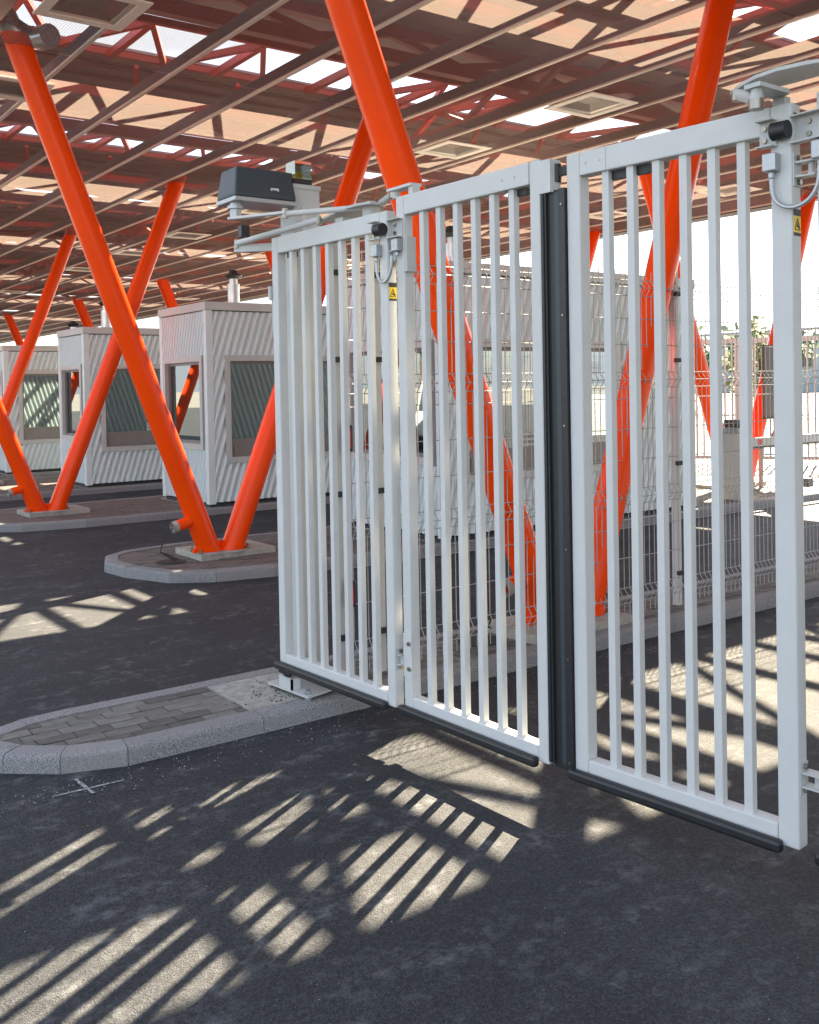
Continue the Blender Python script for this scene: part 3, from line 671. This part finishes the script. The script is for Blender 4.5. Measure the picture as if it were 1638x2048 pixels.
# hinge brackets, buffers, conduits and stickers on the folding joints
def folding_joint(lf, Ln, zt, lf2, gap):
    x = Ln
    def cbr(l, x0, x1):
        m_ = MB().box(x0, x1, -.004, -.0005, zt - .125, zt - .043).box(x0, x1, -.034, -.004, zt - .047, zt - .043).box(x0, x1, -.034, -.004, zt - .125, zt - .121)
        b_ = obj('hinge_bracket', m_, M_WHITE2, l)
        for z in (zt - .066, zt - .102): bolt(b_, ((x0 + x1) / 2 - .01, -.011, z), ((x0 + x1) / 2 - .01, -.004, z), .008)
    cbr(lf, x - .1, x - .045); cbr(lf2, -gap + .002, .05)
    obj('buffer', MB().cyl((x - .048, -.022, zt - .084), (x + .001, -.022, zt - .084), .027, n=20), M_RUB, lf, smooth=True)
    for z in (zt - .2, .40):
        w_ = gap - .002
        obj('hinge', MB().box(x + .001, x + w_, .008, .05, z - .024, z - .018).box(x + .001, x + w_, .008, .05, z + .018, z + .024).box(x + .0005, x + .0045, .004, .052, z - .048, z + .048).cyl((x + w_ * .7, .03, z - .018), (x + w_ * .7, .03, z + .018), .01, n=12), M_WHITE2, lf)
        for q_ in (-.036, .036): bolt(lf, (x + .0046, .03, z + q_), (x + .014, .03, z + q_), .009)
    obj('junction_box', MB().box(x - .078, x - .034, -.034, -.0005, zt - .2, zt - .146).cyl((x - .056, -.017, zt - .222), (x - .056, -.017, zt - .2), .009, n=10), M_ALU, lf, bevel=.004)
    obj('junction_box', MB().box(.004, .048, -.034, -.0005, zt - .185, zt - .131).cyl((.026, -.017, zt - .207), (.026, -.017, zt - .185), .009, n=10), M_ALU, lf2, bevel=.004)
    conduit(lf, (x - .056, -.017, zt - .222), (x + gap + .026, -.02, zt - .207), .1, .007)
    s_ = obj('warning_sticker', MB().box(x + .0005, x + .0018, .006, .048, zt - .385, zt - .335), M_YEL, lf)
    g = MB(); yc = .027; zc = zt - .361; r_ = .016; xx = x + .0024
    tri = [(yc, zc + r_ * 1.15), (yc - r_, zc - r_ * .95), (yc + r_, zc - r_ * .95)]
    for i in range(3):
        a, b = tri[i], tri[(i + 1) % 3]; g.bar((xx, a[0], a[1]), (xx, b[0], b[1]), .0026, .0008, up=(1, 0, 0))
    g.bar((xx, yc - .004, zc - .003), (xx, yc + .011, zc - .008), .007, .0008, up=(1, 0, 0)).bar((xx, yc, zc + .007), (xx, yc + .003, zc - .004), .003, .0008, up=(1, 0, 0))
    g.box(x + .0019, x + .0024, .006, .048, zt - .394, zt - .385).box(x + .0005, x + .0024, .006, .048, zt - .335, zt - .315)
    obj('symbol', g, M_BLACK, s_)
folding_joint(lA, LA, 2.375, lB, .03); folding_joint(lC, LC, 2.425, lD, .068)
# bolts and foot plate on leaf B
obj('hinge_plate', MB().box(.002, .06, -.003, -.0003, .33, .52), M_WHITE, lB)
for z in (.37, .48): bolt(lB, (.045, -.012, z), (.045, -.003, z), .009)
obj('hinge_plate', MB().box(.055, .075, .0, .05, 2.1, 2.25), M_WHITE2, lB)
# lower pivot under leaf A
obj('pivot', MB().cyl((.04, .02, ZB - .06), (.04, .02, ZB), .022, n=14).box(.0, .1, -.01, .05, ZB - .04, ZB - .012), M_RUB, lA)
# cable box on the outer stile of leaf A
jb = obj('junction_box', MB().box(-.02, .0, -.012, .035, 2.06, 2.13).cyl((-.01, .01, 2.03), (-.01, .01, 2.06), .009, n=10).tube([(-.01, .01, 2.04), (-.012, .01, 1.98), (-.006, .01, 1.9), (-.001, .01, 1.86)], .006, 8), M_WHITE2, lA)

# drive linkage on top of the left wing (own heights, measured in metres)
LK = lambda x, y, z: (x - 2.5, y - 3.9, z)
zl = 2.43
arm = MB()
outer = [(2.60, 4.28), (2.575, 4.17), (2.55, 4.07), (2.53, 3.98), (2.522, 3.9), (2.522, 3.82), (2.545, 3.745), (2.60, 3.74), (2.66, 3.79), (2.70, 3.88), (2.725, 4.0), (2.73, 4.12), (2.72, 4.2), (2.69, 4.27), (2.645, 4.31)]
arm.prism([P2(*p) for p in outer], zl + .0, zl + .012)
obj('curved_arm', arm, M_WHITE2, gl, bevel=.002)
obj('arm_hub', MB().cyl(LK(2.61, 3.83, 2.385), LK(2.61, 3.83, zl), .042, n=24).cyl(LK(2.61, 3.83, zl + .012), LK(2.61, 3.83, zl + .03), .022, n=6), M_WHITE2, gl, smooth=True)
obj('link_rod', MB().cyl(LK(2.64, 3.79, zl + .02), LK(2.575, 3.60, 2.455), .016, n=14), M_WHITE2, gl, smooth=True)
obj('top_bracket', MB().box(*[v for v in (2.55 - 2.5, 2.61 - 2.5, 3.44 - 3.9, 3.62 - 3.9)], 2.462, 2.474).cyl(LK(2.58, 3.59, 2.43), LK(2.58, 3.59, 2.462), .018, n=14).box(.06, .1, 3.44 - 3.9, 3.47 - 3.9, 2.431, 2.462), M_WHITE, gl)
obj('ball_joint', MB().cyl(LK(2.575, 3.60, 2.435), LK(2.575, 3.60, 2.46), .02, n=12), M_BOLT, gl)
obj('push_rod', MB().cyl(LK(2.345, 4.165, zl), LK(2.59, 3.86, zl + .006), .014, n=14), M_WHITE, gl, smooth=True)
obj('long_rod', MB().cyl(LK(2.44, 4.86, 2.385), LK(2.578, 4.245, zl + .004), .016, n=14), M_WHITE, gl, smooth=True)
for p in ((2.345, 4.165, zl - .02), (2.578, 4.245, zl - .022), (2.44, 4.86, 2.36)): obj('ball_joint', MB().cyl(LK(*p), LK(p[0], p[1], p[2] + .045), .015, n=10), M_BOLT, gl)
obj('catch_plate', MB().box(.05, .1, .08, .13, 2.376, 2.405).box(.045, .05, .075, .14, 2.31, 2.405), M_WHITE2, gl)
# linkage on the right wing
zc = 2.50; LR = lambda x, y, z: (x - 2.65, y - 2.0, z)
cur = [(2.700, 1.945), (2.650, 1.875), (2.618, 1.80), (2.608, 1.72), (2.625, 1.64), (2.66, 1.56), (2.74, 1.48), (2.80, 1.55), (2.76, 1.66), (2.757, 1.76), (2.745, 1.86)]
obj('curved_arm', MB().prism([P3(*p) for p in cur], zc, zc + .012), M_WHITE2, gr, bevel=.002)
obj('link_rod', MB().cyl(LR(2.665, 1.885, zc - .018), LR(2.575, 1.765, 2.425), .018, n=14), M_WHITE2, gr, smooth=True)
for p in ((2.668, 1.89, zc - .035), (2.575, 1.765, 2.395)): obj('ball_joint', MB().cyl(LR(*p), LR(p[0], p[1], p[2] + .03), .022, n=14), M_BOLT, gr, smooth=True)
obj('top_bracket', MB().prism([P3(2.552, 1.79), P3(2.552, 1.735), P3(2.70, 1.735), P3(2.74, 1.80), P3(2.6, 1.80)], 2.455, 2.468).cyl(LR(2.577, 1.765, 2.42), LR(2.577, 1.765, 2.455), .022, .016, n=14).box(.06, .09, -.24, -.2, 2.425, 2.455), M_WHITE2, gr)
obj('slot', MB().box(LC + .0004, LC + .001, .015, .042, 2.385, 2.397), M_BLACK, lC)

# ------------------------------------------------------------------ motor post
mp_ = thing('gate_post', 'light grey gate post with charcoal drive motor and glass beacon on top', 'gate post', (2.52, 4.36, KH))
q = lambda x, y: (x - 2.52, y - 4.36)
def bx(x0, x1, y0, y1, z0, z1, mb=None):
    mb = mb or MB(); return mb.box(x0 - 2.52, x1 - 2.52, y0 - 4.36, y1 - 4.36, z0 - KH, z1 - KH)
obj('post', bx(2.59, 2.735, 4.505, 4.63, .085, 2.58), M_WHITE, mp_, bevel=.008)
obj('service_hatch', bx(2.63, 2.655, 4.490, 4.4945, 2.36, 2.54), M_WHITE, mp_)
obj('top_box', bx(2.582, 2.74, 4.495, 4.64, 2.34, 2.64), M_WHITE2, mp_, bevel=.006)
obj('post_cap', bx(2.576, 2.746, 4.489, 4.646, 2.632, 2.657), M_WHITE2, mp_, bevel=.005)
obj('base_plate', MB().prism([(-.09, -.17), (.13, -.12), (.10, .22), (-.12, .18)], .018, .028), M_WHITE2, mp_)
obj('gusset', MB().box(-.1, -.05, -.03, -.02, .028, .08).box(-.1, -.09, -.03, .1, .028, .08), M_WHITE2, mp_)
for a, b in ((-.07, -.14), (.11, -.1), (.02, .18)):
    obj('anchor_bolt', MB().cyl((a, b, .0), (a, b, .055), .009, n=8).cyl((a, b, .028), (a, b, .04), .018, n=6).cyl((a, b, .0), (a, b, .012), .018, n=6), M_STEEL, mp_)
# motor: tapered charcoal cover on an aluminium tray
mc = MB(); x0, x1, y0, y1, z0, z1 = 2.232 - 2.52, 2.575 - 2.52, 4.455 - 4.36, 4.66 - 4.36, 2.556 - KH, 2.705 - KH
t_ = .018
mc.add([(x0, y0, z0), (x1, y0, z0), (x1, y1, z0), (x0, y1, z0), (x0, y0, z0 + .02), (x1, y0, z0 + .02), (x1, y1, z0 + .02), (x0, y1, z0 + .02), (x0 + t_, y0 + t_, z1), (x1 - t_, y0 + t_, z1), (x1 - t_, y1 - t_, z1), (x0 + t_, y1 - t_, z1)],
       [(0, 3, 2, 1), (0, 1, 5, 4), (1, 2, 6, 5), (2, 3, 7, 6), (3, 0, 4, 7), (4, 5, 9, 8), (5, 6, 10, 9), (6, 7, 11, 10), (7, 4, 8, 11), (8, 9, 10, 11)])
mo = obj('motor', mc, M_CHAR, mp_, bevel=.008)
obj('tray', MB().box(x0 - .004, x1 + .0, y0 - .004, y1 + .004, z0 - .024, z0 - .001), M_ALU, mo, bevel=.004)
obj('nameplate', MB().box(x0 + .2, x0 + .245, y0 + .003, y0 + .006, z0 + .03, z0 + .056), M_PAPER, mo)
g = MB()
for k in range(4): g.box(x0 + .207 + k * .008, x0 + .212 + k * .008, y0 + .0022, y0 + .0029, z0 + .038, z0 + .048)
obj('lettering', g, M_BLACK, mo)
sx_, sy_ = 2.27 - 2.52, 4.53 - 4.36
obj('drive_shaft', MB().cyl((sx_, sy_, z0 - .1), (sx_, sy_, z0 - .024), .028, n=20).cyl((sx_, sy_, z0 - .055), (sx_, sy_, z0 - .04), .04, n=20), M_ALU, mo, smooth=True)
obj('crank_arm', MB().bar((sx_ - .02, sy_ + .02, 2.455 - KH), (2.35 - 2.52, 4.15 - 4.36, 2.435 - KH), .04, .014), M_WHITE, mo, bevel=.003)
obj('stop_block', MB().box(sx_ - .0, sx_ + .045, sy_ - .06, sy_ - .02, 2.36 - KH, 2.415 - KH), M_RUB, mo)
obj('support_bracket', MB().bar((2.62 - 2.52, 4.60 - 4.36, 2.35 - KH), (2.44 - 2.52, 4.88 - 4.36, 2.36 - KH), .03, .04), M_WHITE, mp_)
# beacon
bz = 2.658 - KH
bX, bY = 2.655 - 2.52, 4.565 - 4.36
obj('beacon_base', MB().box(bX - .055, bX + .055, bY - .045, bY + .055, bz, bz + .035).box(bX - .07, bX - .055, bY - .03, bY + .03, bz, bz + .06), M_BLACK, mp_, bevel=.003)
be = MB(); s0, s1, z2, z3 = .05, .047, bz + .036, bz + .125
be.add([(bX + a, bY + b, c) for a, b, c in ((-s0, -s0, z2), (s0, -s0, z2), (s0, s0, z2), (-s0, s0, z2), (-s1, -s1, z3), (s1, -s1, z3), (s1, s1, z3), (-s1, s1, z3))], [(0, 1, 5, 4), (1, 2, 6, 5), (2, 3, 7, 6), (3, 0, 4, 7), (4, 5, 6, 7)])
obj('beacon_glass', be, M_LENS, mp_)
obj('beacon_lamp', MB().cyl((bX, bY, bz + .036), (bX, bY, bz + .075), .022, n=12), M_YEL, mp_)

# ------------------------------------------------------------------ mesh fence on the front island
FY = 4.40
fe = thing('mesh_fence', 'white welded wire mesh fence on the front island behind the gate', 'fence', (2.78, FY, KH))
def wire_panel(W, zt=2.33, zb=.1):
    mb = MB(); folds = [.22, .86, 1.62, 2.22]; pts = [(0, zb - KH)]
    for f in folds: pts += [(0, f - .05 - KH), (-.035, f - KH), (0, f + .05 - KH)]
    pts.append((0, zt - KH))
    n = int(W / .05)
    for i in range(n + 1):
        x = .02 + (W - .04) * i / n
        mb.tube([(x, p[0], p[1]) for p in pts], .0028, 4)
    zs = [.17, .86, 1.62, 2.22, .22] + [.27 + .195 * k for k in range(4)][:3] + [.91, 1.1, 1.3, 1.5, 1.57, 1.67, 1.85, 2.02, 2.17, 2.27, .81]
    for z in sorted(set(zs)):
        off = -.035 if z in folds else 0
        mb.cyl((0.01, off - .003, z - KH), (W - .01, off - .003, z - KH), .0028, n=4)
    return mb
segs = [(2.79, 3.03), (3.03, 5.5), (5.5, 8.0), (8.0, 10.5), (10.5, 13.0)]
m25 = None
for a, b in segs:
    Wd = b - a
    if Wd > 2.3:
        if m25 is None: m25 = wire_panel(2.44).mesh('wire_panel'); m25.materials.append(M_WIRE)
        o = obj('wire_panel', m25, None, fe); o.location = (a + .03 - 2.78, 0, 0)
    else:
        o = obj('wire_panel', wire_panel(Wd - .06), M_WIRE, fe); o.location = (a + .03 - 2.78, 0, 0)
for x in (2.79, 3.03, 5.5, 8.0, 10.5, 13.0):
    wp = .055 if x < 2.9 else .042
    p = obj('fence_post', MB().box(x - wp / 2 - 2.78, x + wp / 2 - 2.78, .008, .058, -.01, 2.40 - KH), M_WHITE2 if x < 2.9 else M_WHITE, fe, bevel=.003)
    for z in (.3, 1.05, 1.75, 2.2):
        obj('clip', MB().box(x - .035 - 2.78, x + .035 - 2.78, -.016, .007, z - .014 - KH, z + .014 - KH), M_BLACK, p)
ph = thing('photocell', 'upper slim black photocell on the narrow post behind the gate', 'sensor', (2.80, FY - .02, 1.34), group='black photocells on the fence end post')
obj('housing', MB().box(-.028, .028, -.03, 0, -.07, .07), M_RUB, ph, bevel=.012); obj('lens', MB().box(-.006, .008, -.0325, -.0302, -.05, .045), M_REDP, ph)
ph2 = copy_tree(ph); ph2.location = (2.80, FY - .02, .53); ph2['label'] = 'lower slim black photocell on the narrow post behind the gate'

# ------------------------------------------------------------------ barrier, bollard and sign beyond the booth
ba = thing('barrier', 'beige barrier cabinet with white boom behind the fence at right', 'barrier', (10.95, 7.85, KH))
obj('cabinet', MB().box(-.13, .13, -.13, .13, 0, .86), M_BEIGE, ba, bevel=.01)
obj('cabinet_top', MB().box(-.14, .14, -.14, .14, .861, .93), M_ALU, ba, bevel=.008)
obj('cover', MB().box(-.12, .12, -.12, .12, .93, 1.03), M_SIGN, ba, bevel=.02)
bo = obj('boom', MB().box(.1, 3.6, -.17, -.13, .68, .79), M_WHITE2, ba)
obj('boom_edge', MB().box(.1, 3.6, -.165, -.135, .655, .6795), M_BLACK, bo)
for x in (.2, 1.75, 3.2): obj('reflector', MB().box(x, x + .09, -.173, -.1705, .7, .77), M_REDP, bo)
bl = thing('bollard', 'slim dark grey post with a camera head beside the barrier', 'bollard', (10.83, 8.06, KH))
obj('pole', MB().box(-.03, .03, -.03, .03, 0, 1.05), M_FRAME, bl); obj('head', MB().box(-.05, .05, -.05, .05, 1.05, 1.14).cyl((-.05, -.02, 1.03), (-.16, -.06, .98), .035, n=12), M_CHAR, bl)
sg = thing('sign_board', 'dark brown back of a sign board on a bent grey pole', 'sign', (12.76, 8.5, KH))
obj('board', MB().box(-.27, .27, -.02, .02, 1.0, 2.0), M_SIGN, sg); obj('edge_strip', MB().box(-.285, .285, -.03, .03, 2.0005, 2.03), M_BLACK, sg); obj('edge_strip', MB().box(-.285, .285, -.03, .03, .97, .9995), M_BLACK, sg)
obj('pole', MB().tube([(.0, 0, 1.0), (.0, 0, .8), (-.12, 0, .66), (-.35, 0, .58)], .025, 8).tube([(-.35, 0, .58), (-.35, 0, 0)], .03, 8), M_FRAME, sg)
stp = obj('wheel_stop', MB().prism([(12.95, 8.1), (13.07, 8.1), (13.07, 8.2), (12.95, 8.2)], KH, KH + .12), M_CHAR); stp['label'] = 'low dark block on the island beside the sign board'; stp['category'] = 'block'

# beige railings beyond the canopy
def railing(a, b, zt, lab, sp=.13):
    t = thing('railing', lab, 'railing', (a[0], a[1], 0), 0, 'beige railings beyond the canopy'); A = Vector(a); B = Vector(b); d = B - A; Ln = d.length; t.rotation_euler = (0, 0, math.atan2(d.y, d.x))
    obj('frame', MB().box(0, Ln, -.03, .03, zt - .09, zt).box(0, Ln, -.03, .03, .1, .17).box(0, .09, -.035, .035, .05, zt + .02).box(Ln - .09, Ln, -.035, .035, .05, zt + .02), M_BEIGE, t)
    me = MB().box(-.018, .018, -.018, .018, .17, zt - .09).mesh('bar'); me.materials.append(M_BEIGE)
    n = int(Ln / sp)
    for i in range(1, n): o = obj('bar', me, None, t); o.location = (Ln * i / n, 0, 0)
    return t
railing((15.2, 13.6), (16.5, 11.75), 2.42, 'beige railing leaf left of the gap, beyond the fence')
railing((16.55, 11.6), (17.5, 10.0), 2.42, 'beige railing leaf right of the gap, beyond the sign board')
railing((17.6, 9.9), (18.6, 7.6), 2.42, 'beige railing leaf at the right picture edge')

# ------------------------------------------------------------------ trees, cars and buildings far off
def tree(x, y, h, cr_, seed, lab, mats=(0, 1), n=900, ls=.16):
    rnd = random.Random(seed); t = thing('tree', lab, 'tree', (x, y, 0))
    tk = MB().cyl((0, 0, 0), (.05, 0, h * .45), .12 * h / 5, .07 * h / 5, n=8)
    for k in range(5):
        a = rnd.uniform(0, 6.28); tk.cyl((0.04, 0, h * (.3 + .05 * k)), (math.cos(a) * cr_ * .5, math.sin(a) * cr_ * .5, h * (.6 + .06 * k)), .04 * h / 5, .015, n=6)
    obj('trunk', tk, M_BARK, t)
    cl = [(rnd.gauss(0, cr_ * .42), rnd.gauss(0, cr_ * .42), h * .65 + rnd.gauss(0, h * .13)) for _ in range(16)]
    for mi in mats:
        mb = MB()
        for _ in range(n // len(mats)):
            c = rnd.choice(cl); p = Vector((c[0] + rnd.gauss(0, cr_ * .2), c[1] + rnd.gauss(0, cr_ * .2), c[2] + rnd.gauss(0, h * .06)))
            u = Vector((rnd.gauss(0, 1), rnd.gauss(0, 1), rnd.gauss(0, 1))).normalized(); v_ = u.orthogonal().normalized(); s_ = ls * rnd.uniform(.6, 1.4)
            mb.add([p + u * s_, p + v_ * s_ * .6, p - u * s_, p - v_ * s_ * .6], [(0, 1, 2, 3)])
        obj('crown', mb, M_LEAF[mi], t)
    return t
tree(20.4, 14.0, 2.7, .55, 3, 'small bright green tree beyond the beige railings', (0, 1), 1600, .07)
tree(20.5, 16.4, 1.9, .6, 5, 'low yellow green shrub tree left of the bright tree', (1,), 1200, .06)
tree(44, 30, 5, 2.5, 8, 'dark green tree far beyond the yard at right', (2, 0), 1200, .3)
tree(-9, 27, 7, 2.6, 11, 'yellow green tree reflected in the booth window', (1, 0), 2200, .25)
tree(-13, 33, 8, 3.0, 12, 'green tree behind the white van, seen in the booth glass', (0, 2), 2200, .3)
def building(x, y, wx, wy, h, m_, lab, nw=5, rz=0):
    t = thing('warehouse', lab, 'building', (x, y, 0), rz)
    obj('wall', MB().box(-wx / 2, wx / 2, -wy / 2, wy / 2, 0, h), m_, t); obj('roof', MB().box(-wx / 2 - .3, wx / 2 + .3, -wy / 2 - .3, wy / 2 + .3, h, h + .4), M_TRIM, t)
    for i in range(nw):
        c = -wy / 2 + (i + .5) * wy / nw
        f = obj('window', MB().box(-wx / 2 - .06, -wx / 2 - .001, c - wy / nw * .3, c + wy / nw * .3, h * .45, h * .75), M_FRAME, t); obj('pane', MB().box(-wx / 2 - .08, -wx / 2 - .061, c - wy / nw * .27, c + wy / nw * .27, h * .48, h * .72), M_CARG, f)
    return t
building(130, 95, 20, 60, 7, M_BLDB, 'blue grey warehouse on the horizon at right', 8)
building(150, 60, 20, 40, 6, M_BLD, 'pale low building on the horizon at the right edge', 6)
def car(x, y, rz, body, lab, van=False):
    t = thing('parked_van' if van else 'parked_car', lab, 'van' if van else 'car', (x, y, 0), rz)
    h = 2.0 if van else 1.42; L_, W_ = (4.9, 1.9) if van else (4.3, 1.75)
    prof = [(-L_ / 2, .35), (L_ / 2, .35), (L_ / 2, .8), (L_ / 2 - .9, .95), (L_ / 2 - 1.5, h - .05), (L_ / 2 - 2.0, h), (-L_ / 2 + .4, h), (-L_ / 2, .95)]
    mb = MB(); n = len(prof); mb.add([(p[0], -W_ / 2, p[1]) for p in prof] + [(p[0], W_ / 2, p[1]) for p in prof], [tuple(range(n)), tuple(range(2 * n - 1, n - 1, -1))] + [(i, n + i, n + (i + 1) % n, (i + 1) % n) for i in range(n)])
    obj('body', mb, body, t, bevel=.06)
    for s in (-1, 1):
        y_ = s * (W_ / 2 + .005)
        obj('side_window', MB().add([(-L_ / 2 + .5, y_, 1.0), (L_ / 2 - 1.1, y_, 1.0), (L_ / 2 - 1.65, y_, h - .14), (-L_ / 2 + .6, y_, h - .14)], [(0, 1, 2, 3)]), M_CARG, t)
        for wx_ in (-L_ / 2 + .8, L_ / 2 - .8): 
            o = obj('wheel', MB().cyl((wx_, s * (W_ / 2 - .2), .32), (wx_, s * (W_ / 2 + .02), .32), .32, n=20), M_TYRE, t); obj('rim', MB().cyl((wx_, s * (W_ / 2 + .0), .32), (wx_, s * (W_ / 2 + .03), .32), .18, n=14), M_ALU, o)
    return t
car(-3.5, 18.5, 1.9, M_CARW, 'white van standing left of the lanes, seen in the booth glass', True)
car(-1.6, 14.6, 1.9, M_CAR, 'silver car standing left of the lanes, seen in the booth glass')
car(52, 22, 1.2, M_CARW, 'white car parked far off in the sunlit yard')
car(50, 27, 1.2, M_REDP, 'red car parked far off in the sunlit yard')
fl = thing('floodlight', 'small dark floodlight box on a mast at the right edge', 'floodlight', (30, 12.7, 0))
obj('pole', MB().cyl((0, 0, 0), (0, 0, 4.2), .05, n=10), M_STEEL, fl); obj('lamp_head', MB().box(-.15, .15, -.35, .35, 4.2, 4.7), M_FRAME, fl)
pr = thing('pipe_rail', 'long thin grey pipe rail on posts beyond the beige railings', 'rail', (24, 20, 0))
obj('pipe', MB().cyl((0, 0, 2.95), (0, -14, 2.95), .05, n=8), M_STEEL, pr)
for k in range(4): obj('post', MB().cyl((0, -k * 4.4, 0), (0, -k * 4.4, 2.95), .05, n=8), M_STEEL, pr)
